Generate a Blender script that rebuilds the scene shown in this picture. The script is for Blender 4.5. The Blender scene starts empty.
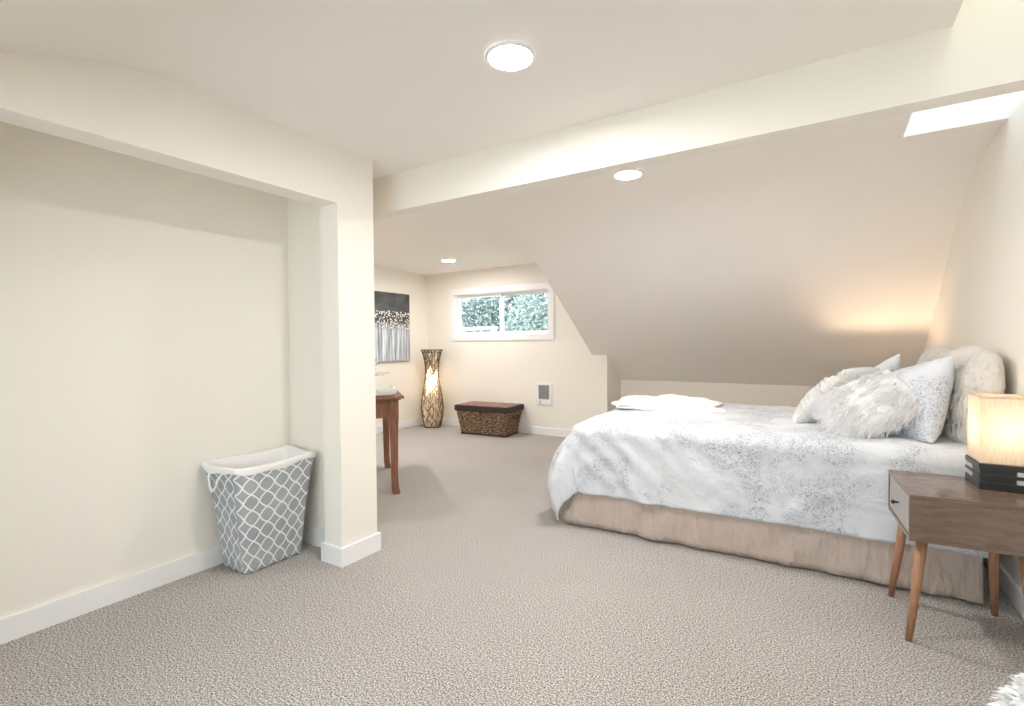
import bpy, bmesh, math, random
from mathutils import Vector, Matrix, noise
PI = math.pi
random.seed(7)
C = bpy.context.scene.collection
scene = bpy.context.scene

# ---------------------------------------------------------------- helpers
def link(o, parent=None):
    C.objects.link(o)
    if parent is not None:
        o.parent = parent
    return o

def obj(name, bm, mat, parent=None, smooth=False, loc=None, rot=None, recalc=True):
    """links a bmesh as ONE mesh object"""
    if recalc:
        bmesh.ops.recalc_face_normals(bm, faces=bm.faces)
    me = bpy.data.meshes.new(name)
    bm.to_mesh(me); bm.free()
    if smooth:
        for p in me.polygons: p.use_smooth = True
    for m in (mat if isinstance(mat, (list, tuple)) else [mat]):
        me.materials.append(m)
    o = bpy.data.objects.new(name, me)
    link(o, parent)
    if loc is not None: o.location = loc
    if rot is not None: o.rotation_euler = rot
    return o

def thing(name, label, cat, loc=(0, 0, 0), rotz=0, group=None):
    o = bpy.data.objects.new(name, None)
    link(o)
    o.empty_display_size = .1
    o.location = loc; o.rotation_euler = (0, 0, rotz)
    return tag(o, label, cat, group)

def tag(o, label, cat, group=None):
    o['label'] = label; o['category'] = cat
    if group: o['group'] = group
    return o

def struct(name, bm, mat, parent=None, smooth=False, label=None, recalc=True):
    o = obj(name, bm, mat, parent, smooth, recalc=recalc)
    o['kind'] = 'structure'
    if label: o['label'] = label
    return o

def nb(): return bmesh.new()

def box(bm, x0, x1, y0, y1, z0, z1, bev=0, seg=2, mi=0):
    r = bmesh.ops.create_cube(bm, size=1)
    vs = r['verts']
    for v in vs:
        v.co = Vector((x0 + (v.co.x + .5) * (x1 - x0), y0 + (v.co.y + .5) * (y1 - y0), z0 + (v.co.z + .5) * (z1 - z0)))
    fs = set(f for v in vs for f in v.link_faces)
    for f in fs: f.material_index = mi
    if bev:
        es = list(set(e for v in vs for e in v.link_edges))
        bmesh.ops.bevel(bm, geom=es, offset=bev, segments=seg, affect='EDGES', profile=.5, clamp_overlap=True)
    return bm

def prism(bm, poly, axis, a0, a1):
    """polygon of 2-D points (the other two axes in order) extruded along an axis"""
    def P(p, a):
        if axis == 0: return (a, p[0], p[1])
        if axis == 1: return (p[0], a, p[1])
        return (p[0], p[1], a)
    A = [bm.verts.new(P(p, a0)) for p in poly]
    B = [bm.verts.new(P(p, a1)) for p in poly]
    bm.faces.new(A); bm.faces.new(B[::-1])
    n = len(poly)
    for i in range(n):
        bm.faces.new((A[i], B[i], B[(i + 1) % n], A[(i + 1) % n]))
    return bm

def lathe(bm, prof, seg=32, cap=True, uv=False):
    rings = []
    for r, z in prof:
        rings.append([bm.verts.new((r * math.cos(2 * PI * k / seg), r * math.sin(2 * PI * k / seg), z)) for k in range(seg)])
    for a, b in zip(rings, rings[1:]):
        for k in range(seg):
            bm.faces.new((a[k], a[(k + 1) % seg], b[(k + 1) % seg], b[k]))
    if cap:
        bm.faces.new(rings[0][::-1]); bm.faces.new(rings[-1])
    return bm

def tube(bm, pts, rad, seg=8, cap=True):
    pts = [Vector(p) for p in pts]
    n = len(pts)
    rads = rad if isinstance(rad, (list, tuple)) else [rad] * n
    rings = []
    up = Vector((0, 0, 1))
    for i in range(n):
        t = (pts[min(i + 1, n - 1)] - pts[max(i - 1, 0)]).normalized()
        a = t.cross(up)
        if a.length < .05: a = t.cross(Vector((1, 0, 0)))
        a.normalize(); b = t.cross(a)
        rings.append([bm.verts.new(pts[i] + (a * math.cos(2 * PI * k / seg) + b * math.sin(2 * PI * k / seg)) * rads[i]) for k in range(seg)])
    for p, q in zip(rings, rings[1:]):
        for k in range(seg):
            bm.faces.new((p[k], p[(k + 1) % seg], q[(k + 1) % seg], q[k]))
    if cap:
        bm.faces.new(rings[0][::-1]); bm.faces.new(rings[-1])
    return bm

def grid(bm, nu, nv, fn, uvfn=None, mi=0):
    V = [[bm.verts.new(fn(i / nu, j / nv)) for j in range(nv + 1)] for i in range(nu + 1)]
    uvl = bm.loops.layers.uv.verify() if uvfn else None
    for i in range(nu):
        for j in range(nv):
            f = bm.faces.new((V[i][j], V[i + 1][j], V[i + 1][j + 1], V[i][j + 1]))
            f.material_index = mi
            if uvfn:
                for l, (a, b) in zip(f.loops, ((i, j), (i + 1, j), (i + 1, j + 1), (i, j + 1))):
                    l[uvl].uv = uvfn(a / nu, b / nv)
    return V

def fbm(x, y, z, o=3):
    return noise.fractal(Vector((x, y, z)), 1.0, 2.0, o)

# ---------------------------------------------------------------- materials
def mat(name, col=(.8, .8, .8), rough=.6, metal=0, spec=.3, **kw):
    m = bpy.data.materials.new(name); m.use_nodes = True
    b = m.node_tree.nodes['Principled BSDF']
    b.inputs['Base Color'].default_value = (*col, 1)
    b.inputs['Roughness'].default_value = rough
    b.inputs['Metallic'].default_value = metal
    b.inputs['Specular IOR Level'].default_value = spec
    for k, v in kw.items():
        b.inputs[k.replace('_', ' ')].default_value = v
    return m

def NT(m):
    nt = m.node_tree
    return nt, nt.nodes, nt.links, nt.nodes['Principled BSDF']

class S:
    """a socket with arithmetic, for math node trees"""
    nt = None
    def __init__(s, k): s.k = k
    @staticmethod
    def m(op, *a):
        n = S.nt.nodes.new('ShaderNodeMath'); n.operation = op
        for i, x in enumerate(a):
            if isinstance(x, S): S.nt.links.new(x.k, n.inputs[i])
            else: n.inputs[i].default_value = x
        return S(n.outputs[0])
    def __add__(a, b): return S.m('ADD', a, b)
    __radd__ = __add__
    def __sub__(a, b): return S.m('SUBTRACT', a, b)
    def __rsub__(a, b): return S.m('SUBTRACT', b, a)
    def __mul__(a, b): return S.m('MULTIPLY', a, b)
    __rmul__ = __mul__
    def __truediv__(a, b): return S.m('DIVIDE', a, b)
    def sin(a): return S.m('SINE', a)
    def cos(a): return S.m('COSINE', a)
    def abs(a): return S.m('ABSOLUTE', a)
    def lt(a, b): return S.m('LESS_THAN', a, b)
    def gt(a, b): return S.m('GREATER_THAN', a, b)
    def fract(a): return S.m('FRACT', a)
    def min(a, b): return S.m('MINIMUM', a, b)
    def max(a, b): return S.m('MAXIMUM', a, b)
    def smooth(a, lo, hi):
        n = S.nt.nodes.new('ShaderNodeMapRange'); n.interpolation_type = 'SMOOTHSTEP'
        S.nt.links.new(a.k, n.inputs[0]); n.inputs[1].default_value = lo; n.inputs[2].default_value = hi
        return S(n.outputs[0])

def coords(nt, kind='Object', scale=(1, 1, 1)):
    t = nt.nodes.new('ShaderNodeTexCoord'); mp = nt.nodes.new('ShaderNodeMapping')
    mp.inputs['Scale'].default_value = scale
    nt.links.new(t.outputs[kind], mp.inputs[0])
    return mp.outputs[0]

def tex_noise(nt, co, scale, detail=2, rough=.5, dist=0):
    n = nt.nodes.new('ShaderNodeTexNoise')
    n.inputs['Scale'].default_value = scale; n.inputs['Detail'].default_value = detail
    n.inputs['Roughness'].default_value = rough; n.inputs['Distortion'].default_value = dist
    nt.links.new(co, n.inputs['Vector'])
    return n.outputs[0]

def ramp(nt, fac, stops, interp='LINEAR'):
    r = nt.nodes.new('ShaderNodeValToRGB'); r.color_ramp.interpolation = interp
    el = r.color_ramp.elements
    while len(el) < len(stops): el.new(.5)
    for e, (p, c) in zip(el, stops):
        e.position = p; e.color = (*c, 1)
    nt.links.new(fac, r.inputs[0])
    return r.outputs[0]

def mixc(nt, fac, a, b):
    n = nt.nodes.new('ShaderNodeMix'); n.data_type = 'RGBA'
    if isinstance(fac, float): n.inputs[0].default_value = fac
    else: nt.links.new(fac, n.inputs[0])
    for i, x in ((6, a), (7, b)):
        if isinstance(x, tuple): n.inputs[i].default_value = (*x, 1)
        else: nt.links.new(x, n.inputs[i])
    return n.outputs[2]

def bump(nt, h, strength=.3, dist=.01):
    b = nt.nodes.new('ShaderNodeBump'); b.inputs['Strength'].default_value = strength; b.inputs['Distance'].default_value = dist
    nt.links.new(h, b.inputs['Height'])
    nt.links.new(b.outputs[0], nt.nodes['Principled BSDF'].inputs['Normal'])

def paint(name, col, bs=.06):
    m = mat(name, col, .75, spec=.2)
    nt, nd, lk, b = NT(m)
    bump(nt, tex_noise(nt, coords(nt), 130, 3), bs, .002)
    return m

M = {}
M['wall'] = paint('cream wall paint', (.86, .825, .755))
M['ceil'] = paint('ceiling paint', (.90, .865, .825))
M['trimw'] = mat('white trim paint', (.86, .86, .86), .4, spec=.4)
M['shaft'] = paint('white shaft paint', (.88, .88, .87))

# carpet
m = mat('carpet pile', (.5, .45, .4), .95, spec=.05)
nt, nd, lk, b = NT(m)
co = coords(nt)
n1 = tex_noise(nt, co, 155, 3, .75)
n2 = tex_noise(nt, co, 1.6, 2, .5)
n3 = tex_noise(nt, co, 240, 1, .5)
c1 = ramp(nt, n1, [(.38, (.10, .087, .077)), (.46, (.35, .32, .295)), (.53, (.56, .52, .49)), (.61, (.90, .87, .83))])
c2 = ramp(nt, n2, [(.3, (.93, .93, .93)), (.7, (1, 1, 1))])
mx = nd.new('ShaderNodeMix'); mx.data_type = 'RGBA'; mx.blend_type = 'MULTIPLY'; mx.inputs[0].default_value = 1
lk.new(c1, mx.inputs[6]); lk.new(c2, mx.inputs[7]); lk.new(mx.outputs[2], b.inputs['Base Color'])
bump(nt, (S(n1) if False else n1), .7, .012)
M['carpet'] = m

def wood(name, dark, light, scale=(1, 9, 9), rough=.35):
    m = mat(name, light, rough, spec=.45)
    nt, nd, lk, b = NT(m)
    co = coords(nt, 'Object', scale)
    n = tex_noise(nt, co, 5, 5, .6, 1.2)
    lk.new(ramp(nt, n, [(.3, dark), (.7, light)]), b.inputs['Base Color'])
    return m
M['walnut'] = wood('walnut veneer', (.13, .088, .066), (.215, .15, .115), (1.2, 9, 9), .18)
M['walnut_leg'] = wood('walnut leg wood', (.27, .13, .065), (.40, .21, .12), (9, 9, 1.2), .35)
M['drawer'] = mat('grey drawer veneer', (.36, .335, .32), .35)
M['cherry'] = wood('cherry stained wood', (.17, .07, .035), (.30, .14, .08), (9, 9, 1.0), .3)
M['black'] = mat('black lacquer', (.018, .02, .022), .3, spec=.5)
M['silver'] = mat('brushed silver block', (.62, .63, .64), .3, metal=.6)
M['chrome'] = mat('chrome', (.75, .75, .75), .15, metal=1)
M['pvc'] = mat('white vinyl', (.88, .89, .90), .35)

def emit(name, col, st):
    m = bpy.data.materials.new(name); m.use_nodes = True
    nt = m.node_tree; nt.nodes.clear()
    e = nt.nodes.new('ShaderNodeEmission'); e.inputs[0].default_value = (*col, 1); e.inputs[1].default_value = st
    o = nt.nodes.new('ShaderNodeOutputMaterial'); nt.links.new(e.outputs[0], o.inputs[0])
    return m
M['led'] = emit('LED diffuser', (1, .97, .95), 170)
M['bulb'] = emit('warm bulb', (1, .72, .48), 165)
M['bulb_dim'] = emit('dimmed warm bulb', (1, .76, .52), 11)
M['bulb_tall'] = emit('warm lamp tube bulb', (1, .80, .55), 42)

def glassm(name):
    m = bpy.data.materials.new(name); m.use_nodes = True
    nt = m.node_tree; nt.nodes.clear()
    t = nt.nodes.new('ShaderNodeBsdfTransparent'); t.inputs[0].default_value = (.96, .98, .98, 1)
    g = nt.nodes.new('ShaderNodeBsdfGlossy'); g.inputs['Roughness'].default_value = .02
    fr = nt.nodes.new('ShaderNodeFresnel'); fr.inputs[0].default_value = 1.35
    mx = nt.nodes.new('ShaderNodeMixShader'); o = nt.nodes.new('ShaderNodeOutputMaterial')
    nt.links.new(fr.outputs[0], mx.inputs[0]); nt.links.new(t.outputs[0], mx.inputs[1]); nt.links.new(g.outputs[0], mx.inputs[2])
    nt.links.new(mx.outputs[0], o.inputs[0])
    return m
M['glass'] = glassm('window glass')

def translucent(name, col, tr=.5, weave=0):
    m = bpy.data.materials.new(name); m.use_nodes = True
    nt = m.node_tree; nt.nodes.clear()
    d = nt.nodes.new('ShaderNodeBsdfDiffuse'); t = nt.nodes.new('ShaderNodeBsdfTranslucent')
    d.inputs[0].default_value = (*col, 1); t.inputs[0].default_value = (*col, 1)
    mx = nt.nodes.new('ShaderNodeMixShader'); mx.inputs[0].default_value = tr
    o = nt.nodes.new('ShaderNodeOutputMaterial')
    if weave:
        w = tex_noise(nt, coords(nt, 'Object', (150, 150, 22)), 1, 2)
        c = ramp(nt, w, [(.3, tuple(x * .86 for x in col)), (.65, col)])
        nt.links.new(c, d.inputs[0]); nt.links.new(c, t.inputs[0])
    nt.links.new(d.outputs[0], mx.inputs[1]); nt.links.new(t.outputs[0], mx.inputs[2]); nt.links.new(mx.outputs[0], o.inputs[0])
    return m
M['linen_shade'] = translucent('cream linen shade', (.80, .72, .60), .42, 1)
M['fur'] = translucent('ivory faux fur', (.90, .885, .85), .4)
M['paper'] = translucent('cream paper liner', (.92, .86, .76), .5)

# bedding print: white cotton with sprays of small grey specks
def print_mat(name, base, ink, cut=.5, sc=1.0):
    m = mat(name, base, .85, spec=.1)
    nt, nd, lk, b = NT(m)
    S.nt = nt
    co = coords(nt)
    big = S(tex_noise(nt, co, 3.1 * sc, 3, .6, .4))
    fine = S(tex_noise(nt, co, 80 * sc, 3, .7, 1.6))
    wave = S(tex_noise(nt, co, 24 * sc, 2, .6, 2.2))
    msk = big.smooth(cut - .04, cut + .10)
    speck = fine.smooth(.515, .60) * msk
    twig = (1.0 - (wave - .5).abs().smooth(.0, .022)) * (big.smooth(cut - .10, cut + .06)) * .45
    fac = (speck * .85).max(twig)
    base2 = mixc(nt, (big.smooth(.42, .62) * .35).k, base, tuple(x * y for x, y in zip(base, (.86, .88, .92))))
    lk.new(mixc(nt, fac.k, base2, ink), b.inputs['Base Color'])
    bump(nt, tex_noise(nt, co, 9, 4, .55, .8), .5, .03)
    return m
M['comforter'] = print_mat('white cotton with grey sprays', (.69, .71, .745), (.20, .23, .26), .48)
M['sham'] = print_mat('pillow sham print', (.70, .725, .765), (.22, .23, .26), .45, 1.25)
M['skirt'] = mat('taupe bed skirt cotton', (.53, .44, .385), .85, spec=.1)
nt, nd, lk, b = NT(M['skirt']); bump(nt, tex_noise(nt, coords(nt, 'Object', (7, 7, 2.5)), 2.0, 4), .9, .05)
M['sheet'] = mat('white mattress ticking', (.8, .8, .78), .8)
M['fur'] = None
M['ruffle'] = mat('white ruffled cotton', (.78, .77, .75), .8, spec=.1)
nt, nd, lk, b = NT(M['ruffle']); bump(nt, tex_noise(nt, coords(nt, 'Object', (12, 12, 95)), 1.0, 2, .5, .4), 1.0, .03)
M['euro'] = mat('cream wavy matelasse', (.70, .665, .615), .8, spec=.1)
nt, nd, lk, b = NT(M['euro']); bump(nt, tex_noise(nt, coords(nt, 'Object', (58, 20, 13)), 1.0, 1, .5, .3), .8, .03)
M['throw'] = mat('white knit throw', (.88, .88, .87), .85, spec=.1)
nt, nd, lk, b = NT(M['throw']); bump(nt, tex_noise(nt, coords(nt), 60, 2), .3, .01)
M['shag'] = mat('white shaggy wool', (.80, .81, .80), .9, spec=.1)

# quatrefoil hamper cloth (uses the UV of the cloth: metres round the side and up)
m = mat('grey trellis print cloth', (.3, .31, .32), .85, spec=.1)
nt, nd, lk, b = NT(m); S.nt = nt
tc = nd.new('ShaderNodeTexCoord'); sx = nd.new('ShaderNodeSeparateXYZ'); lk.new(tc.outputs['UV'], sx.inputs[0])
X, Y = S(sx.outputs[0]) * (1 / .088), S(sx.outputs[1]) * (1 / .088)
U, V = X + Y, X - Y
a = .085
U2 = U - (U * PI).cos() * (V * PI).sin() * a
V2 = V - (V * PI).cos() * (U * PI).sin() * a
d1 = (U2.fract() - .5).abs() * -1.0 + .5
d2 = (V2.fract() - .5).abs() * -1.0 + .5
line = d1.min(d2)
fac = 1.0 - line.smooth(.05, .085)
gr = ramp(nt, tex_noise(nt, coords(nt), 7, 2), [(.3, (.33, .35, .37)), (.7, (.43, .455, .475))])
lk.new(mixc(nt, fac.k, gr, (.85, .86, .87)), b.inputs['Base Color'])
M['trellis'] = m
M['liner'] = mat('white hamper liner', (.84, .83, .82), .8, spec=.1)

# seagrass weave
m = mat('seagrass weave', (.3, .2, .12), .7)
nt, nd, lk, b = NT(m)
tc = nd.new('ShaderNodeTexCoord'); mp = nd.new('ShaderNodeMapping'); mp.inputs['Scale'].default_value = (24, 30, 30); lk.new(tc.outputs['UV'], mp.inputs[0])
w1 = tex_noise(nt, mp.outputs[0], 1.0, 3, .7)
lk.new(ramp(nt, w1, [(.36, (.03, .018, .012)), (.46, (.12, .07, .042)), (.56, (.26, .17, .11)), (.66, (.56, .42, .31))]), b.inputs['Base Color'])
M['seagrass'] = m
m = m.copy(); m.name = 'woven lid top'
for n in m.node_tree.nodes:
    if n.type == 'VALTORGB':
        for e, c in zip(n.color_ramp.elements, ((.10, .05, .04), (.22, .12, .09), (.36, .22, .18), (.55, .42, .36))): e.color = (*c, 1)
M['lidtop'] = m
M['darkband'] = mat('dark brown lid band', (.045, .03, .025), .6)
M['rattan'] = wood('brown rattan', (.06, .035, .02), (.20, .13, .075), (8, 8, 8), .6)

# painting: dark ground, band of pale dabs, pale streaked trunks
m = mat('abstract canvas paint', (.3, .3, .3), .6)
nt, nd, lk, b = NT(m); S.nt = nt
tc = nd.new('ShaderNodeTexCoord'); sx = nd.new('ShaderNodeSeparateXYZ'); lk.new(tc.outputs['UV'], sx.inputs[0])
u, v = S(sx.outputs[0]), S(sx.outputs[1])
def uvmap(sc):
    mp = nd.new('ShaderNodeMapping'); mp.inputs['Scale'].default_value = sc; lk.new(tc.outputs['UV'], mp.inputs[0]); return mp.outputs[0]
streak = S(tex_noise(nt, uvmap((34, 1.2, 1)), 1.0, 3, .6))
dk = ramp(nt, tex_noise(nt, uvmap((3, 4, 1)), 1.5, 3), [(.3, (.045, .048, .052)), (.7, (.11, .115, .12))])
low = ramp(nt, streak.k, [(.33, (.17, .19, .22)), (.48, (.40, .43, .47)), (.60, (.78, .80, .83))])
wob = S(tex_noise(nt, uvmap((9, 9, 1)), 1, 2)) * .12
c = mixc(nt, (v + wob).smooth(.48, .66).k, low, dk)
vo = nd.new('ShaderNodeTexVoronoi'); vo.inputs['Scale'].default_value = 1; lk.new(uvmap((34, 34, 1)), vo.inputs['Vector'])
dab = S(vo.outputs['Distance']).lt(.40) * ((v - .60).abs() + wob * .6 - .03).lt(.135)
c = mixc(nt, dab.k, c, (.80, .76, .66))
lk.new(c, b.inputs['Base Color'])
M['canvas'] = m
M['canvas_edge'] = mat('dark canvas edge', (.10, .10, .10), .8)

M['leafdark'] = mat('houseplant leaf', (.10, .22, .08), .5)
M['pot'] = mat('white ceramic pot', (.8, .8, .78), .3)
M['soil'] = mat('potting soil', (.05, .035, .025), .95)
def leafm(name, col):
    m = mat(name, col, .7, spec=.1)
    nt, nd, lk, b = NT(m)
    n = tex_noise(nt, coords(nt), 3.5, 3)
    lk.new(ramp(nt, n, [(.3, tuple(x * .55 for x in col)), (.7, col)]), b.inputs['Base Color'])
    return m
M['leaf1'] = leafm('grey green foliage', (.17, .21, .19))
M['leaf2'] = leafm('pale green foliage', (.20, .245, .22))
M['bark'] = wood('tree bark', (.10, .085, .07), (.22, .19, .16), (8, 8, 1), .9)
M['fencew'] = mat('white fence paint', (.85, .86, .86), .6)
M['grille'] = mat('grey heater grille', (.42, .43, .44), .5, metal=.3)
M['grillegap'] = mat('heater dark interior', (.10, .10, .10), .8)
M['lawn'] = leafm('lawn', (.20, .30, .12))

# ---------------------------------------------------------------- room measurements (metres)
XR = .765            # right wall
XL = -5.37           # left wall of the window end
XN = -2.95           # back wall of the closet niche
XP = -2.31           # face of header and pillar
YW = 5.97            # window wall
YK = 6.47            # knee wall behind the bed
XK = -2.353          # right end of window wall
XC = -2.558          # left edge of the sloped ceiling
H = 2.36
SL = .70
def slope_z(y): return 1.105 + SL * (YW - y)
YF = YW - (H - 1.105) / SL
def ceil_z(y):
    """roof profile: slope, rounded turn, flat, rounded turn, slope"""
    w = .62
    if y > YF + w: return slope_z(y)
    if y > YF - w: return H - SL * (y - (YF - w)) ** 2 / (4 * w)
    c, w2 = .62, .45
    if y > c + w2: return H
    if y > c - w2: return H - SL * ((c + w2) - y) ** 2 / (4 * w2)
    return H - SL * (c - y)
YB = -1.55           # low wall behind the camera
ZB = ceil_z(YB)

# floor
bm = nb(); box(bm, XL - .1, XR + .1, YB - .1, YK + .1, -.06, 0)
struct('floor', bm, M['carpet'])

# skylight openings (x0,x1,y0,y1)
SKA = (.375, XR, 1.35, 2.33)      # over the near side of the beam
SKB = (.35, XR, 3.04, 3.44)      # over the bed side
SKC = (-2.3, .5, -1.45, -.10)  # dormer added in the slope behind the camera for light
SKY = [SKA, SKB, SKC]
ys = set([YB, YK + .02, YW, 2.095, YF - .62, YF + .62])
for s in SKY: ys |= {s[2], s[3]}
k = YB
while k < YK:
    ys.add(round(k, 3)); k += .09
ys = sorted(ys)
xs = sorted(set([XL - .02, XN - .02, XC, XK, XR + .02, -1.5, -.3] + [v for s in SKY for v in s[:2]]))
bm = nb()
vd = {}
def cv(x, y, z):
    key = (round(x, 4), round(y, 4), round(z, 4))
    if key not in vd: vd[key] = bm.verts.new(key)
    return vd[key]
for y0, y1 in zip(ys, ys[1:]):
    ym = (y0 + y1) / 2
    for x0, x1 in zip(xs, xs[1:]):
        xm = (x0 + x1) / 2
        if any(s[0] < xm < s[1] and s[2] < ym < s[3] for s in SKY): continue
        if ym < 2.095 and xm < XN - .02: continue
        dorm = xm < XC and ym > YF - .62
        if dorm:
            if ym > YW: continue
            z0 = z1 = H
        else:
            if ym > YW and xm < XK: continue
            z0, z1 = ceil_z(y0), ceil_z(y1)
        bm.faces.new((cv(x0, y0, z0), cv(x1, y0, z0), cv(x1, y1, z1), cv(x0, y1, z1)))
# the dormer cheek between flat ceiling and slope
cy = [y for y in ys if YF - .62 <= y <= YW]
for y0, y1 in zip(cy, cy[1:]):
    a, b_, c_, d_ = (XC, y0, ceil_z(y0)), (XC, y1, ceil_z(y1)), (XC, y1, H), (XC, y0, H)
    vs = []
    for p in (a, b_, c_, d_):
        q = cv(*p)
        if q not in vs: vs.append(q)
    if len(vs) > 2: bm.faces.new(vs)
ceiling = struct('ceiling', bm, M['ceil'], smooth=True, recalc=False)
for p in ceiling.data.polygons: p.use_smooth = True
ceiling.data.set_sharp_from_angle(angle=math.radians(25)) if hasattr(ceiling.data, 'set_sharp_from_angle') else None

# skylight shafts with frame and pane
def shaft(n, s, top, flare=(0, 0, 0, 0), ztop=2.36):
    x0, x1, y0, y1 = s
    X0, X1, Y0, Y1 = x0 - flare[0], x1 + flare[1], y0 - flare[2], y1 + flare[3]
    zz = lambda y: ztop
    bm = nb()
    lo = [(x0, y0, zz(y0)), (x1, y0, zz(y0)), (x1, y1, zz(y1)), (x0, y1, zz(y1))]
    hi = [(X0, Y0, zz(y0) + top), (X1, Y0, zz(y0) + top), (X1, Y1, zz(y1) + top), (X0, Y1, zz(y1) + top)]
    A = [bm.verts.new(p) for p in lo]; B = [bm.verts.new(p) for p in hi]
    for i in range(4): bm.faces.new((A[i], A[(i + 1) % 4], B[(i + 1) % 4], B[i]))
    w = struct('window_%d' % n, bm, M['shaft' if n != 2 else 'wall'], label='skylight shaft')
    bm = nb(); f = .03
    for a, c in ((0, 1), (1, 2), (2, 3), (3, 0)):
        tube(bm, [hi[a], hi[c]], f, 4)
    o = obj('window_frame', bm, M['pvc'], w)
    bm = nb(); bm.faces.new([bm.verts.new(p) for p in hi]); o = obj('pane', bm, M['glass'], w)
    # sampling portal in the opening (it gives no light of its own)
    return hi
def portal(loc, rot, sx, sy):
    d = bpy.data.lights.new('daylight portal', 'AREA'); d.shape = 'RECTANGLE'; d.size = sx; d.size_y = sy
    d.cycles.is_portal = True
    o = bpy.data.objects.new('daylight_portal', d); link(o); o.location = loc; o.rotation_euler = rot
    return o
hiA = shaft(2, SKA, 1.5, (0, .10, 0, 0))
hiB = shaft(3, SKB, .6)
# rear dormer with an upright window, added unseen behind the camera to brighten the room
x0, x1, y0, y1 = SKC
zt, zs = ceil_z(y1), ceil_z(y0)
bm = nb()
V = [bm.verts.new(p) for p in ((x0, y1, zt), (x1, y1, zt), (x1, y0, zt), (x0, y0, zt), (x0, y0, zs), (x1, y0, zs))]
bm.faces.new((V[0], V[1], V[2], V[3])); bm.faces.new((V[0], V[3], V[4])); bm.faces.new((V[1], V[5], V[2]))
w4 = struct('window_4', bm, M['wall'], label='added dormer window behind the camera, unseen')
bm = nb()
f = .045
box(bm, x0, x1, y0 - .04, y0, zs, zs + f); box(bm, x0, x1, y0 - .04, y0, zt - f, zt)
for xx in (x0, (x0 + x1) / 2 - f / 2, x1 - f): box(bm, xx, xx + f, y0 - .04, y0, zs + f, zt - f)
obj('window_frame', bm, M['pvc'], w4)
bm = nb(); box(bm, x0 + f, x1 - f, y0 - .024, y0 - .018, zs + f, zt - f); obj('pane', bm, M['glass'], w4)
portal(((SKA[0] + SKA[1] + .10) / 2, (SKA[2] + SKA[3]) / 2, H + 1.49), (0, 0, 0), SKA[1] - SKA[0] + .10, SKA[3] - SKA[2])
portal(((SKB[0] + SKB[1]) / 2, (SKB[2] + SKB[3]) / 2, H + .59), (0, 0, 0), SKB[1] - SKB[0], SKB[3] - SKB[2])
portal(((x0 + x1) / 2, y0 - .08, (zs + zt) / 2), (PI / 2, 0, 0), x1 - x0, zt - zs)

# walls
T = .1
bm = nb(); box(bm, XR, XR + T, YB - T, YK + T, 0, H)
struct('wall_right', bm, M['wall'])
bm = nb(); box(bm, XL - T, XL, 2.0, YW + T, 0, H)
struct('wall_left', bm, M['wall'])
WX0, WX1, WZ0, WZ1 = -4.82, -3.19, 1.385, 2.005      # window opening
bm = nb()
box(bm, XL, WX0, YW, YW + .14, 0, H); box(bm, WX1, XC, YW, YW + .14, 0, H)
box(bm, WX0, WX1, YW, YW + .14, 0, WZ0); box(bm, WX0, WX1, YW, YW + .14, WZ1, H)
box(bm, XC, XK - .12, YW, YW + .14, 0, 1.105)
struct('wall_far', bm, M['wall'])
bm = nb(); prism(bm, [(YW, 0), (YK + .05, 0), (YK + .05, slope_z(YK + .05)), (YW, slope_z(YW))], 0, XK - .12, XK)
struct('wall_return', bm, M['wall'])
bm = nb(); box(bm, XK, XR, YK, YK + T, 0, slope_z(YK))
struct('wall_knee', bm, M['wall'])
bm = nb(); box(bm, XN - T, XN, YB - T, 1.95, 0, H)
struct('wall_niche', bm, M['wall'])
bm = nb(); box(bm, XN - T, XR, YB - T, YB, 0, ZB)
struct('wall_rear', bm, M['wall'])
# closet partition: niche end wall, pillar and header in one run
bm = nb()
box(bm, XL - T, XP - .15, 1.95, 2.095, 0, H)
box(bm, XP - .15, XP, 1.835, 2.095, 0, H)
hp = [(1.835, 2.045), (1.835, H)]
for y in [1.2, 1.0, .9, .8, .7, .6, .5, .4, .3, .2, 0, -.3]:
    hp.append((y, ceil_z(y) + .005))
hp.append((-.85, ceil_z(-.85) + .005)); hp.append((-.85, 0)); hp.append((-.70, 0)); hp.append((-.70, 1.35)); hp.append((-.3, 1.6)); hp.append((0, 1.85)); hp.append((.25, 2.045))
prism(bm, hp, 0, XP - .14, XP)
struct('wall_partition', bm, M['wall'])
# beam
bm = nb(); box(bm, XL, XR, 2.33, 2.43, 2.12, H)
struct('trim_1', bm, M['wall'], label='white dropped beam crossing the flat ceiling')

# baseboards
def base(name, segs, h=.105, t=.016):
    bm = nb()
    for x0, x1, y0, y1 in segs: box(bm, x0, x1, y0, y1, 0, h, .004, 1)
    struct(name, bm, M['trimw'])
t = .016
base('baseboard_left', [(XL, XL + t, 2.095, YW)])
base('baseboard_far', [(XL, XK + t, YW - t, YW)])
base('baseboard_return', [(XK, XK + t, YW - t, YK)])
base('baseboard_knee', [(XK, XR, YK - t, YK)])
base('baseboard_right', [(XR - t, XR, YB, YK)])
def base_run(name, poly, h=.105):
    bm = nb(); prism(bm, poly, 2, 0, h); struct(name, bm, M['trimw'])
q = XP - .15
base_run('baseboard_niche', [(XN, YB), (XN + t, YB), (XN + t, 1.95 - t), (q - t, 1.95 - t), (q - t, 1.95), (XN, 1.95)])
base_run('baseboard_pillar', [(q, 1.95), (q - t, 1.95), (q - t, 1.835 - t), (XP + t, 1.835 - t), (XP + t, 2.095 + t), (XL, 2.095 + t), (XL, 2.095), (XP, 2.095), (XP, 1.835), (q, 1.835)])

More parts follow.
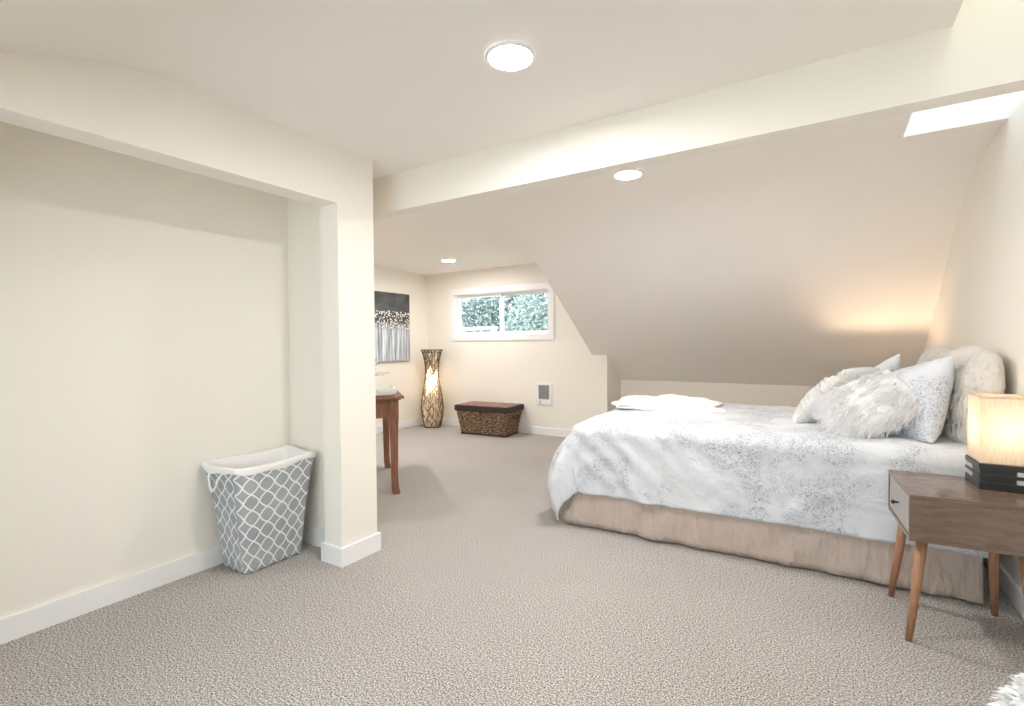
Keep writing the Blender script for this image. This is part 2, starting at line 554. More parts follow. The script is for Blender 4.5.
# window in the far wall: casing, sliding sashes, panes
bm = nb()
cw = .088
ox0, ox1, oz0, oz1 = -4.905, -3.10, 1.303, 2.09
yc0, yc1 = YW - .018, YW
box(bm, ox0, WX0 + .003, yc0, yc1, oz0, oz1, .003, 1); box(bm, WX1 - .003, ox1, yc0, yc1, oz0, oz1, .003, 1)
box(bm, WX0, WX1, yc0, yc1, WZ1 - .003, oz1, .003, 1); box(bm, WX0, WX1, yc0, yc1, oz0, WZ0 + .003, .003, 1)
# jamb lining
j = .012
box(bm, WX0, WX0 + j, YW, YW + .13, WZ0, WZ1); box(bm, WX1 - j, WX1, YW, YW + .13, WZ0, WZ1)
box(bm, WX0, WX1, YW, YW + .13, WZ0, WZ0 + j); box(bm, WX0, WX1, YW, YW + .13, WZ1 - j, WZ1)
win = struct('window_1', bm, M['trimw'], label='white framed sliding window high in the far wall')
xm = (WX0 + WX1) / 2 - .01
def sash(x0, x1, y):
    bm = nb(); w = .042
    z0, z1 = WZ0 + j, WZ1 - j
    box(bm, x0, x0 + w, y, y + .03, z0, z1, .003, 1); box(bm, x1 - w, x1, y, y + .03, z0, z1, .003, 1)
    box(bm, x0 + w, x1 - w, y, y + .03, z0, z0 + w, .003, 1); box(bm, x0 + w, x1 - w, y, y + .03, z1 - w, z1, .003, 1)
    s = obj('window_sash', bm, M['pvc'], win)
    bm = nb(); box(bm, x0 + w, x1 - w, y + .012, y + .018, z0 + w, z1 - w)
    obj('pane', bm, M['glass'], s)
sash(WX0 + j, xm + .02, YW + .065)
sash(xm - .02, WX1 - j, YW + .098)
portal(((WX0 + WX1) / 2, YW + .2, (WZ0 + WZ1) / 2), (-PI / 2, 0, 0), WX1 - WX0, WZ1 - WZ0)

# ---------------------------------------------------------------- ceiling lights
def downlight(x, y, label):
    t = thing('recessed_light', label, 'ceiling light', (x, y, H), 0, 'recessed ceiling lights')
    bm = nb(); lathe(bm, [(.083, -.001), (.096, -.001), (.098, -.005), (.096, -.010), (.086, -.013), (.083, -.010)], 40, cap=False)
    obj('trim_ring', bm, M['trimw'], t, True)
    bm = nb(); lathe(bm, [(.001, -.010), (.06, -.0098), (.084, -.007), (.084, -.001)], 40)
    obj('diffuser', bm, M['led'], t)
downlight(-1.03, 1.63, 'round recessed light on the flat ceiling in front of the beam')
downlight(-1.10, 3.17, 'round recessed light just behind the beam, above the bed')
downlight(-4.25, 3.25, 'added round recessed light over the desk, unseen behind the white pillar')  # extra lamp, added out of view to brighten the far end
downlight(-4.20, 5.09, 'small looking round recessed light near the far window')

# ---------------------------------------------------------------- painting
bm = nb()
y0, y1, z0, z1 = 4.55, 5.53, 1.015, 2.01
box(bm, XL, XL + .034, y0, y1, z0, z1, .003, 1)
art = tag(obj('canvas_painting', bm, M['canvas_edge']), 'square grey abstract canvas of pale trunks and dabs hanging on the left wall', 'painting')
bm = nb()
grid(bm, 1, 1, lambda u, v: (XL + .036, y0 + .002 + u * (y1 - y0 - .004), z0 + .002 + v * (z1 - z0 - .004)), lambda u, v: (1 - u, v))
obj('painted_face', bm, M['canvas'], art)

# ---------------------------------------------------------------- wall heater
t = thing('wall_heater', 'small white wall heater with grey louvred grille on the far wall', 'heater', (-3.255, YW, .42))
bm = nb(); box(bm, -.115, .115, -.022, 0, 0, .29, .006, 2)
box(bm, -.125, .125, -.008, 0, -.01, .30, .003, 1)
obj('housing', bm, M['pvc'], t)
bm = nb(); box(bm, -.078, .078, -.024, -.020, .075, .265); obj('grille_back', bm, M['grillegap'], t)
bm = nb()
for k in range(12): box(bm, -.078, .078, -.030, -.022, .079 + k * .0155, .088 + k * .0155)
for k in (-.078, -.026, .026, .076): box(bm, k - .003, k + .003, -.031, -.022, .075, .265)
obj('grille', bm, M['grille'], t)
bm = nb(); lathe(bm, [(.012, 0), (.012, .012), (.009, .015)], 16)
o = obj('thermostat_knob', bm, M['grille'], t, loc=(-.055, -.022, .036), rot=(PI / 2, 0, 0))

# ---------------------------------------------------------------- tall rattan floor lamp
t = thing('floor_lamp', 'tall hourglass woven rattan floor lamp glowing in the far corner', 'lamp', (-5.05, 5.70, 0))
LP = [(0, .118), (.05, .135), (.15, .158), (.28, .168), (.42, .160), (.56, .138), (.70, .112), (.80, .100), (.90, .100), (1.0, .112), (1.09, .132), (1.17, .158)]
def lr(z):
    for (a, ra), (b_, rb) in zip(LP, LP[1:]):
        if z <= b_:
            f = (z - a) / (b_ - a); f = f * f * (3 - 2 * f) * .4 + f * .6
            return ra + (rb - ra) * f
    return LP[-1][1]
bm = nb()
for k in range(140):
    th = random.uniform(0, 2 * PI); z = random.uniform(-.3, .9); dz = random.uniform(.025, .05); dth = random.choice((-1, 1)) * random.uniform(.05, .26)
    pts = []
    while z < 1.165:
        if z > .01:
            r = lr(z) + random.uniform(-.003, .003)
            pts.append((r * math.cos(th), r * math.sin(th), z))
        z += dz; th += dth + random.uniform(-.16, .16)
        if random.random() < .10: dth = -dth
        if len(pts) > 26: break
    if len(pts) > 2: tube(bm, pts, .003, 4)
for k in range(14):
    th = 2 * PI * k / 14
    tube(bm, [((lr(z) - .001) * math.cos(th + .15 * math.sin(z * 9 + k)), (lr(z) - .001) * math.sin(th + .15 * math.sin(z * 9 + k)), z) for z in [i * .0585 for i in range(21)]], .0036, 4)
obj('woven_shell', bm, M['rattan'], t)
for nm, z, r in (('top_ring', 1.17, .158), ('foot_ring', .012, .12)):
    bm = nb(); tube(bm, [(r * math.cos(a * PI / 16), r * math.sin(a * PI / 16), z) for a in range(33)], .009, 6)
    obj(nm, bm, M['rattan'], t)
bm = nb(); lathe(bm, [(lr(z) - .016, z) for z in [.02 + i * .055 for i in range(21)]], 28, cap=False)
obj('inner_shade', bm, M['paper'], t, True)
bm = nb(); lathe(bm, [(.012, .605), (.026, .62), (.028, .65), (.028, .78), (.02, .81), (.004, .82)], 16)
obj('bulb', bm, M['bulb_tall'], t, True)
bm = nb(); lathe(bm, [(.11, 0.002), (.11, .02), (.02, .026), (.014, .04), (.014, .57), (.022, .575), (.022, .605)], 20)
obj('stem', bm, M['black'], t)

# ---------------------------------------------------------------- woven storage chest
t = thing('storage_chest', 'lidded woven seagrass chest with dark band on the carpet under the window', 'chest', (-3.985, 5.685, 0), math.radians(5))
bw, bd, tw, td, hh = .345, .175, .405, .225, .355
bm = nb()
def side(p0, p1, q0, q1, L, off):
    n = int(L / .0085)
    def fn(u, v):
        a = Vector(p0).lerp(Vector(p1), u); b_ = Vector(q0).lerp(Vector(q1), u)
        p = a.lerp(b_, v)
        nrm = (Vector(p1) - Vector(p0)).cross(Vector(q0) - Vector(p0)).normalized()
        row = int(v * 11.999)
        return p + nrm * (.010 * abs(math.sin(v * 12 * PI)) * (.6 + .4 * math.sin(u * L * 90 + row * PI)))
    grid(bm, n, 56, fn, lambda u, v: (u * L + off, v * .38 * 2.2))
B = [(-bw, -bd, .01), (bw, -bd, .01), (bw, bd, .01), (-bw, bd, .01)]
Tq = [(-tw, -td, hh), (tw, -td, hh), (tw, td, hh), (-tw, td, hh)]
for i in range(4):
    side(B[i], B[(i + 1) % 4], Tq[i], Tq[(i + 1) % 4], .72 if i % 2 == 0 else .4, i * 1.7)
bm.faces.new([bm.verts.new(p) for p in B])
obj('chest_body', bm, M['seagrass'], t)
bm = nb(); box(bm, -bw - .012, bw + .012, -bd - .012, bd + .012, 0, .03, .005, 1)
obj('base_rim', bm, M['darkband'], t)
bm = nb(); box(bm, -tw - .018, tw + .018, -td - .018, td + .018, hh - .025, hh + .055, .008, 2)
lid = obj('lid', bm, M['darkband'], t)
bm = nb()
grid(bm, 60, 36, lambda u, v: ((u * 2 - 1) * (tw - .012), (v * 2 - 1) * (td - .012), hh + .0555 + .006 * abs(math.sin(v * 12 * PI)) * (.6 + .4 * math.sin(u * 60))), lambda u, v: (u * .8, v * .45))
obj('lid_panel', bm, M['lidtop'], lid, recalc=False)
bm = nb(); box(bm, -.014, .014, -td - .030, -td - .016, hh - .06, hh + .005, .003, 1); box(bm, -.009, .009, -td - .038, -td - .028, hh - .055, hh - .035, .003, 1)
obj('latch', bm, M['darkband'], t)
for s in (-1, 1):
    bm = nb()
    xo = .40
    tube(bm, [(s * (xo - .004), -.085, .27), (s * (xo + .022), -.075, .255), (s * (xo + .03), 0, .24), (s * (xo + .022), .075, .255), (s * (xo - .004), .085, .27)], .012, 8)
    tube(bm, [(s * (xo - .018), -.08, .285), (s * (xo - .013), 0, .30), (s * (xo - .018), .08, .285)], .012, 8)
    obj('handle', bm, M['darkband'], t, True)

# ---------------------------------------------------------------- wooden desk behind the pillar
dirb = Vector((-.77, .63, 0)).normalized()     # front to back
dirl = Vector((-.63, -.77, 0)).normalized()    # right to left
ang = math.atan2(-dirl.y, -dirl.x)
TL, TD, TH = .64, .92, .825
cen = Vector((-3.07, 2.99, 0)) + dirb * TD / 2 + dirl * TL / 2
t = thing('writing_desk', 'reddish brown wooden desk with flared feet, half hidden behind the white pillar', 'desk', cen, ang)
hx, hy = TL / 2, TD / 2
bm = nb(); box(bm, -hx - .075, hx + .075, -hy - .075, hy + .075, TH - .022, TH, .006, 2)
box(bm, -hx - .05, hx + .05, -hy - .05, hy + .05, TH - .034, TH - .02, .004, 1)
obj('desk_top', bm, M['cherry'], t)
for (x0, x1, y0, y1) in ((-hx, hx, -hy - .012, -hy + .012), (-hx, hx, hy - .012, hy + .012), (-hx - .012, -hx + .012, -hy, hy), (hx - .012, hx + .012, -hy, hy)):
    bm = nb(); box(bm, x0, x1, y0, y1, TH - .185, TH - .033); obj('apron', bm, M['cherry'], t)
for sx_ in (-1, 1):
    for sy_ in (-1, 1):
        bm = nb()
        # square leg: straight at the top, slim at the knee, kicked outwards at the foot
        prof = [(TH - .034, .038, 0), (TH - .19, .038, 0), (TH - .25, .034, 0), (.30, .030, 0), (.14, .028, .001), (.06, .029, .005), (0.0, .031, .014)]
        rings = []
        for z, r, o_ in prof:
            cx, cyy = sx_ * (hx - .006 + o_), sy_ * (hy - .006 + o_)
            rings.append([bm.verts.new((cx + a * r, cyy + b2 * r, z)) for a, b2 in ((-1, -1), (1, -1), (1, 1), (-1, 1))])
        for p, q in zip(rings, rings[1:]):
            for k in range(4): bm.faces.new((p[k], p[(k + 1) % 4], q[(k + 1) % 4], q[k]))
        bm.faces.new(rings[0]); bm.faces.new(rings[-1][::-1])
        bmesh.ops.bevel(bm, geom=[e for e in bm.edges if abs(e.verts[0].co.z - e.verts[1].co.z) > .02], offset=.005, segments=2, affect='EDGES')
        obj('leg', bm, M['cherry'], t)
def on_desk(a, b2): # a from right edge leftwards, b2 from front edge back
    return Vector((-3.07, 2.99, 0)) + dirl * a + dirb * b2
# white tray with a scalloped rim
p = on_desk(.245, .115)
bm = nb()
def trayfn(u, v):
    a = u * 2 * PI
    c_, s_ = math.cos(a), math.sin(a)
    k_ = 1 / (abs(c_) ** 14 + abs(s_) ** 14) ** (1 / 14)
    prof = [(0.01, .002), (.90, .003), (.94, .012), (1.0, .058), (.975, .060), (.92, .016), (.01, .012)]
    k = v * (len(prof) - 1); i = min(int(k), len(prof) - 2); f = k - i
    r = prof[i][0] * (1 - f) + prof[i + 1][0] * f; z = prof[i][1] * (1 - f) + prof[i + 1][1] * f
    if z > .045: z += .007 * math.cos(a * 26)
    return (r * k_ * .275 * c_, r * k_ * .16 * s_, z)
grid(bm, 156, 18, trayfn)
bmesh.ops.remove_doubles(bm, verts=bm.verts, dist=.0008)
tag(obj('tray', bm, M['pot'], None, True, loc=(p.x, p.y, TH), rot=(0, 0, ang)), 'white scallop rimmed tray lying on the reddish wooden desk', 'tray')
# potted plant, only leaf tips show beside the pillar
p = on_desk(.235, .50)
t = thing('potted_plant', 'spiky green potted plant on the wooden desk, mostly hidden by the pillar', 'plant', (p.x, p.y, TH))
bm = nb(); lathe(bm, [(.045, 0), (.06, .02), (.07, .11), (.074, .115), (.066, .117), (.062, .10), (.001, .10)], 28); obj('pot', bm, M['pot'], t, True)
bm = nb(); lathe(bm, [(.001, .101), (.062, .101), (.062, .104), (.001, .108)], 20); obj('soil', bm, M['soil'], t)
bm = nb()
for k in range(34):
    a = random.uniform(0, 2 * PI); el = random.uniform(.35, 1.35); L = random.uniform(.20, .34)
    pr = None
    for i in range(6):
        f = i / 5
        rr = L * f * math.cos(el) + .01; zz = .10 + L * f * math.sin(el) - .10 * f * f * math.cos(el)
        w = .013 * (1 - f) ** .7 * (1.2 - (1 - f) * .4) + .0006
        c_ = Vector((rr * math.cos(a), rr * math.sin(a), zz)); s_ = Vector((-math.sin(a), math.cos(a), 0)) * w
        cur = (bm.verts.new(c_ - s_), bm.verts.new(c_ + s_ + Vector((0, 0, .002))))
        if pr: bm.faces.new((pr[0], pr[1], cur[1], cur[0]))
        pr = cur
obj('leaves', bm, M['leafdark'], t)

# ---------------------------------------------------------------- laundry hamper
t = thing('laundry_hamper', 'grey and white trellis print laundry hamper standing in the closet niche', 'hamper', (-2.775, 1.655, 0))
HB = [(.115, -.172), (.115, .172), (-.135, .172), (-.135, -.172)]       # bottom corners (front right, ...)
HT = [(.170, -.250), (.150, .250), (-.150, .262), (-.150, -.262)]
HH = [.592, .592, .600, .600]
bm = nb()
uvl = bm.loops.layers.uv.verify()
def hring(v, inset=0.0):
    """rounded quadrilateral outline at height fraction v"""
    cs = [Vector((HB[i][0] + (HT[i][0] - HB[i][0]) * v, HB[i][1] + (HT[i][1] - HB[i][1]) * v)) for i in range(4)]
    c0 = sum(cs, Vector((0, 0))) / 4
    cs = [c + (c0 - c).normalized() * inset for c in cs]
    out = []; n = 14; rad = .03
    for i in range(4):
        p, q, r = cs[i - 1], cs[i], cs[(i + 1) % 4]
        a = q + (p - q).normalized() * rad; b_ = q + (r - q).normalized() * rad
        for k in range(5):
            f = k / 4; out.append((a.lerp(q, f)).lerp(q.lerp(b_, f), f))
        nx = r + (q - r).normalized() * rad
        for k in range(1, n): out.append(b_.lerp(nx, k / n))
    return out, [HH[i] for i in range(4)]
NV = 22
rings = []; uvs = []
for j in range(NV + 1):
    v = j / NV
    pts, hs = hring(v)
    per = 0; row = []; ur = []
    n = len(pts)
    for k, p in enumerate(pts):
        f = k / n * 4
        i = int(f) % 4; g = f - int(f)
        h = hs[i] * (1 - g) + hs[(i + 1) % 4] * g
        sag = -.012 * math.sin(g * PI) ** 2 * v * v
        out = .010 * math.sin(v * PI) * math.sin(k * 2 * PI / n * 2 + .6)
        d = (p - Vector((0, 0))).normalized() * out
        row.append(bm.verts.new((p.x + d.x, p.y + d.y, .004 + v * h + sag)))
        if k: per += (pts[k] - pts[k - 1]).length
        ur.append(per)
    rings.append(row); tot = per + (pts[0] - pts[-1]).length; ur.append(tot)
    uvs.append([((u / tot) * 1.45, v * .58) for u in ur])
n = len(rings[0])
for j in range(NV):
    for k in range(n):
        k2 = (k + 1) % n
        f = bm.faces.new((rings[j][k], rings[j][k2], rings[j + 1][k2], rings[j + 1][k]))
        for l, uv_ in zip(f.loops, (uvs[j][k], uvs[j][k + 1], uvs[j + 1][k + 1], uvs[j + 1][k])): l[uvl].uv = uv_
bm.faces.new(rings[0][::-1])
top = [v.co.copy() for v in rings[-1]]
obj('hamper_body', bm, M['trellis'], t, True)
# white liner: folded over the rim, then down the inside
bm = nb()
ctr = sum(top, Vector()) / len(top)
prof = [(.006, -.026), (.008, -.012), (.006, .004), (-.002, .012), (-.012, .004), (-.02, -.06), (-.035, -.2), (-.05, -.36), (-.06, -.50)]
rr = []
for o_, dz in prof:
    row = []
    for k, p in enumerate(top):
        d = Vector((p.x - ctr.x, p.y - ctr.y, 0)).normalized()
        if dz < -.1:
            q = hring(max(.05, 1 + dz / .59), .035)[0][k]
            row.append(bm.verts.new((q.x, q.y, p.z + dz))); continue
        wv = .005 * math.sin(k * .9) + .004 * math.sin(k * .37 + 1)
        drop = dz + (wv if dz < -.02 and o_ > 0 else 0)
        row.append(bm.verts.new(p + d * o_ + Vector((0, 0, drop))))
    rr.append(row)
for a_, b_ in zip(rr, rr[1:]):
    for k in range(n): bm.faces.new((a_[k], a_[(k + 1) % n], b_[(k + 1) % n], b_[k]))
bm.faces.new(rr[-1])
obj('liner', bm, M['liner'], t, True)
for s in (-1, 1):       # cloth loop handles at the two ends
    bm = nb()
    yb = s * .262
    pts = []
    for k in range(13):
        f = k / 12
        pts.append((-.06 + .12 * f, yb + s * (.012 + .012 * math.sin(f * PI)), .575 - .10 * math.sin(f * PI) ** .8))
    pts[0] = (pts[0][0], yb, .575); pts[-1] = (pts[-1][0], yb * .99, .575)
    tube(bm, pts, .005, 6)
    h = obj('handle', bm, M['liner'], t, True)
    h['label'] = 'white cloth handle loop'

# ---------------------------------------------------------------- bed
BR = math.radians(1.2)
BX, BY = -1.47, 3.125
BL, BW = 2.10, 1.53
bed = thing('bed', 'wide bed with a taupe skirt standing on the carpet before the low knee wall', 'bed', (BX, BY, 0), BR)
bm = nb(); box(bm, .0, BL, .012, BW - .012, .12, .36, .03, 3); obj('box_spring', bm, M['sheet'], bed)
bm = nb(); box(bm, .0, BL, .005, BW - .005, .365, .685, .07, 5); obj('mattress', bm, M['sheet'], bed, True)
for x_, y_ in ((.08, .1), (.08, BW - .1), (BL - .08, .1), (BL - .08, BW - .1)):
    bm = nb(); lathe(bm, [(.02, 0), (.024, .01), (.024, .12)], 12); obj('leg', bm, M['black'], bed, loc=(x_, y_, 0))
bm = nb()
path = []
for k in range(121): path.append((BL - (BL) * k / 120, 0, 0))
for k in range(1, 91): path.append((0, BW * k / 90, 1))
for k in range(1, 121): path.append((BL * k / 120, BW, 2))
NS = len(path)
def skfn(u, v):
    k = min(int(round(u * (NS - 1))), NS - 1)
    x, y, sd = path[k]
    z = .36 * v
    s_ = k * .017
    wv = (.020 * fbm(s_ * 2.2, 3, v * .5) + .018 * fbm(s_ * 7 + v * 1.5, 9, v)) * (1 - v) * 1.6
    lift = .010 + .010 * abs(fbm(s_ * 1.6, 5, 0)) if v == 0 else 0
    d = .010 + .018 * (1 - v) + wv
    nx, ny = ((0, -1), (-1, 0), (0, 1))[sd]
    # at the corners lean both ways so that the skirt turns without a gap
    ex = -d if sd != 1 and x < .001 else 0
    return (x + nx * d + ex, y + ny * d, max(z, lift))
grid(bm, NS - 1, 8, skfn)
sk = obj('bed_skirt', bm, M['skirt'], bed, True)
md = sk.modifiers.new('thick', 'SOLIDIFY'); md.thickness = .006; md.offset = 1

# comforter, draped over foot and both long sides
TOP = .73
R_ = .085
OVN, OVF, OVX = .50, .50, .52
I0 = .025
bm = nb()
nu, nv = 190, 170
smin, smax = -OVX, BL + .02
tmin, tmax = -OVN, BW + OVF
def cloth(u, v):
    s_ = smin + (smax - smin) * u; t_ = tmin + (tmax - tmin) * v
    s0 = .045; t0 = .045; t1 = BW - .045
    ox = max(0, s0 - s_); oy = max(0, t0 - t_); oz = max(0, t_ - t1)
    oyy = oy if oy > 0 else -oz
    r = math.hypot(ox, oyy)
    bx = max(s_, s0); by = min(max(t_, t0), t1)
    z = TOP
    puff = .012 * fbm(s_ * 2.3, t_ * 2.3, 1.0) + .006 * fbm(s_ * 6, t_ * 6, 4.0)
    # foot end of the bed top sinks in a soft curve
    e = max(0, 1 - max(0, s_) / .5); puff -= .022 * e * e
    e2 = max(0, 1 - max(0, min(t_, BW - t_)) / .3); puff -= .010 * e2 * e2
    if r < 1e-6:
        p = Vector((bx, by, z + puff))
        return p
    dx, dy = -ox / r, -oyy / r
    fx = abs(dx)
    fl = .07 + .73 * fx + .10 * (2 * abs(dx * dy)) ** 2
    if r < R_ * PI / 2:
        th = r / R_; out = R_ * math.sin(th); drop = R_ * (1 - math.cos(th))
    else:
        q = r - R_ * PI / 2
        out = R_ + fl * (q - .75 * q * q / .6); drop = R_ + q * .985
    # folds that grow downwards
    along = (s_ if fx < .5 else t_)
    g = min(1, drop / .4)
    aang = math.atan2(oyy, ox)
    fold = .016 * g * math.sin(along * 15 + 1.6 * fbm(s_ * 2, t_ * 2, 7)) * (.35 + .65 * math.exp(-max(0, s_) * 1.4))
    if ox > 0 and oyy != 0: fold += .020 * g * math.sin(aang * 9)
    fold += .020 * g * fbm(s_ * 3.1, t_ * 3.1, 2.0) + .008 * fbm(s_ * 9, t_ * 9, 5.0) * g
    # drag lines slanting from the foot corner
    fold += .010 * math.sin((s_ * 1.0 + t_ * .9) * 34 + 2 * fbm(s_ * 3, t_ * 3, 8)) * min(1, r / .1) * math.exp(-((s_ - .35) / .4) ** 2) * min(1, (drop) / .15)
    out += fold
    return Vector((bx + dx * out, by + dy * out, max(.035, z - drop + puff * (1 - g) + .010 * fbm(s_ * 4, t_ * 4, 3) * g)))
grid(bm, nu, nv, cloth)
o = obj('comforter', bm, M['comforter'], None, True, loc=(BX, BY, 0), rot=(0, 0, BR))
md = o.modifiers.new('thick', 'SOLIDIFY'); md.thickness = .014; md.offset = -1
tag(o, 'white comforter with grey speckled sprays draped over the bed', 'comforter')

# throw folded at the far side of the foot
bm = nb()
def thr(lx, ly, ang_, seed, zz, w=1.0):
    def fn(u, v):
        x = (u - .5) * lx + .05 * fbm(v * 3, seed, 0) + .02 * math.sin(v * 9 + seed)
        y = (v - .5) * ly + .05 * fbm(u * 3, seed + 4, 0) + .02 * math.sin(u * 11 + seed)
        e = min(u, 1 - u, v, 1 - v)
        z = zz + .022 * (.5 + fbm(u * 4 + seed, v * 4, 2)) * min(1, e * 8) - (.008 if e < .01 else 0)
        z += .016 * max(0, math.sin(u * 8 + v * 5 + seed)) * min(1, e * 6)
        c, s = math.cos(ang_), math.sin(ang_)
        return (x * c - y * s, x * s + y * c, z)
    grid(bm, 60, 40, fn)
thr(.80, .62, .18, 1.3, .016); thr(.70, .50, .30, 5.1, .040)
o = obj('throw_blanket', bm, M['throw'], None, True, loc=(-1.12, 4.12, .722))
md = o.modifiers.new('thick', 'SOLIDIFY'); md.thickness = .014; md.offset = 1
tag(o, 'white knit throw folded flat on the foot of the bed', 'throw')

# ---------------------------------------------------------------- pillows
def pillow_pt(u, v, s, w, h, th, pinch=.10, po=.42):
    x = u * w / 2 * (1 - pinch * (1 - v * v)); z = v * h / 2 * (1 - pinch * (1 - u * u))
    y = s * th / 2 * max(0, (1 - u * u) * (1 - v * v)) ** po
    return Vector((x, y, z))
def pillow_bm(w, h, th, disp=None, n=44, pinch=.10, po=.42):
    bm = nb()
    f = lambda k: math.sin((k * 2 - 1) * PI / 2)
    for s in (-1, 1):
        def fn(u, v, s=s):
            a, b_ = f(u), f(v)
            p = pillow_pt(a, b_, s, w, h, th, pinch, po)
            if disp:
                d = disp(a, b_) * max(0, (1 - a * a) * (1 - b_ * b_)) ** .25
                p.y += s * d
            return p
        grid(bm, n, n, fn)
    bmesh.ops.remove_doubles(bm, verts=bm.verts, dist=.0005)
    return bm
def place(o, c, right, up):
    """right = direction of pillow width, up = direction of its height (world)"""
    r = Vector(right).normalized(); u_ = Vector(up); u_ = (u_ - r * u_.dot(r)).normalized(); y = u_.cross(r)
    o.matrix_world = Matrix(((r.x, y.x, u_.x, c[0]), (r.y, y.y, u_.y, c[1]), (r.z, y.z, u_.z, c[2]), (0, 0, 0, 1)))
    return o
crumple = lambda a, b_: .012 * fbm(a * 2, b_ * 2, 3) + .006 * fbm(a * 5, b_ * 5, 6)
wavy = lambda a, b_: .016 * math.sin(a * 52 + 2.4 * math.sin(b_ * 11 + a * 3) + 1.5 * fbm(a * 3, b_ * 3, 1)) + .01 * fbm(a * 2, b_ * 2, 8)
pleat = lambda a, b_: .012 * math.sin(b_ * 42 + .8 * math.sin(a * 7)) + .012 * fbm(a * 2, b_ * 2, 9)
def fur_bm(w, h, th, count, L=(.035, .065), comb=(0, 0, -1), seed=1):
    rnd = random.Random(seed)
    bm = pillow_bm(w, h, th, crumple, 30, -.07, .40)
    for k in range(count):
        u, v, s = rnd.uniform(-1, 1), rnd.uniform(-1, 1), rnd.choice((-1, 1))
        u = math.copysign(abs(u) ** .8, u); v = math.copysign(abs(v) ** .8, v)
        p = pillow_pt(u, v, s, w, h, th, -.07, .40)
        q1 = pillow_pt(u * .97, v * .97, s, w, h, th, -.07, .40)
        nrm = Vector((u * abs(u) ** 3 * 1.2, s * .55, v * abs(v) ** 3 * 1.2)).normalized()
        d = (nrm * rnd.uniform(.15, .40) + Vector(comb) * .8 + Vector((rnd.gauss(0, .22), rnd.gauss(0, .15), rnd.gauss(0, .22)))).normalized()
        l = rnd.uniform(*L)
        sd = d.cross(Vector((rnd.gauss(0, 1), rnd.gauss(0, 1), rnd.gauss(0, 1)))).normalized() * .0024
        p1 = p + d * l * .5; p2 = p + (d * .8 + Vector(comb) * .5).normalized() * l
        a_ = [bm.verts.new(x) for x in (p - sd, p + sd, p1 + sd * .8, p1 - sd * .8)]
        t_ = bm.verts.new(p2)
        bm.faces.new(a_); bm.faces.new((a_[3], a_[2], t_))
    return bm
PB = .745
# two big textured squares leaning on the right wall
o = obj('euro_pillow', pillow_bm(.54, .49, .16, wavy, 120, -.15, .38), M['euro'], None, True)
place(o, (.635, 3.55, .94), (-.12, 1, 0), (.12, 0, .99))
tag(o, 'large cream wavy textured pillow leaning on the right wall behind the table lamp', 'pillow', 'textured cream pillows at the bed head')
o2 = o.copy(); link(o2)
place(o2, (.60, 4.24, .935), (-.10, 1, 0), (.14, 0, .99))
tag(o2, 'cream wavy textured pillow at the far side of the bed head', 'pillow', 'textured cream pillows at the bed head')
# speckled shams
shm = pillow_bm(.59, .47, .21, crumple, 40, .03)
o = obj('pillow_sham', shm, M['sham'], None, True)
place(o, (.395, 3.58, .89), (-.38, .92, -.22), (.30, .05, .95))
tag(o, 'grey speckled white pillow leaning behind the near furry cushion', 'pillow', 'speckled pillow shams')
o2 = o.copy(); link(o2)
place(o2, (.235, 4.20, .845), (-.33, .80, -.55), (.40, .55, .80))
tag(o2, 'grey speckled white pillow with one pointed corner sticking up behind the others', 'pillow', 'speckled pillow shams')
# furry cushions
o = obj('fur_cushion', fur_bm(.43, .36, .15, 4200, comb=(-.8, 0, -.5), seed=3), M['fur'])
place(o, (.19, 3.44, .88), (.85, .10, .50), (.10, .66, .70))
tag(o, 'shaggy ivory fur cushion lying tilted at the front of the pillow pile', 'cushion', 'ivory fur cushions')
o2 = obj('fur_cushion', fur_bm(.37, .36, .15, 3000, seed=5), M['fur'])
place(o2, (.16, 4.02, .90), (.62, .74, .0), (.40, -.1, .85))
tag(o2, 'shaggy ivory fur cushion half hidden between the ruffled and the speckled pillows', 'cushion', 'ivory fur cushions')
# ruffled cushion
o = obj('ruffled_cushion', pillow_bm(.36, .37, .17, pleat, 70, -.08, .42), M['ruffle'], None, True)
place(o, (-.01, 3.78, .87), (.30, .95, .05), (.60, -.2, .76))
tag(o, 'round edged white pleated cushion at the outer end of the pillow pile', 'cushion')

# ---------------------------------------------------------------- nightstands and table lamps
def nightstand(loc, rz, label):
    t = thing('nightstand', label, 'nightstand', loc, rz, 'walnut nightstands beside the bed')
    W, D, z0, z1 = .43, .45, .425, .618        # x = depth to the wall, y = width
    bm = nb()
    th = .018
    box(bm, 0, W, 0, D, z1 - th, z1, .002, 1); box(bm, 0, W, 0, D, z0, z0 + th, .002, 1)
    box(bm, 0, W, 0, th, z0 + th, z1 - th); box(bm, 0, W, D - th, D, z0 + th, z1 - th); box(bm, W - th, W, th, D - th, z0 + th, z1 - th)
    obj('carcass', bm, M['walnut'], t)
    bm = nb(); box(bm, .003, .02, th + .003, D - th - .003, z0 + th + .003, z1 - th - .003, .002, 1)
    dr = obj('drawer', bm, M['drawer'], t); dr['label'] = 'pale grey drawer front'
    bm = nb(); lathe(bm, [(.004, 0), (.004, .012), (.009, .018), (.010, .024), (.006, .028)], 14)
    obj('knob', bm, M['black'], dr, True, loc=(.003, D / 2, (z0 + z1) / 2), rot=(0, -PI / 2, 0))
    for x_, y_, sx_, sy_ in ((.055, .06, -.052, -.045), (.055, D - .06, -.045, .045), (W - .06, .06, .02, -.045), (W - .06, D - .06, .02, .045)):
        bm = nb(); tube(bm, [(x_ + sx_, y_ + sy_, 0), (x_ + sx_ * .5, y_ + sy_ * .5, .2), (x_, y_, z0 + .003)], [.0125, .017, .021], 16)
        obj('leg', bm, M['walnut_leg'], t, True)
    return t
nightstand((.292, 2.595, 0), math.radians(4), 'walnut nightstand with splayed legs on the near side of the bed')
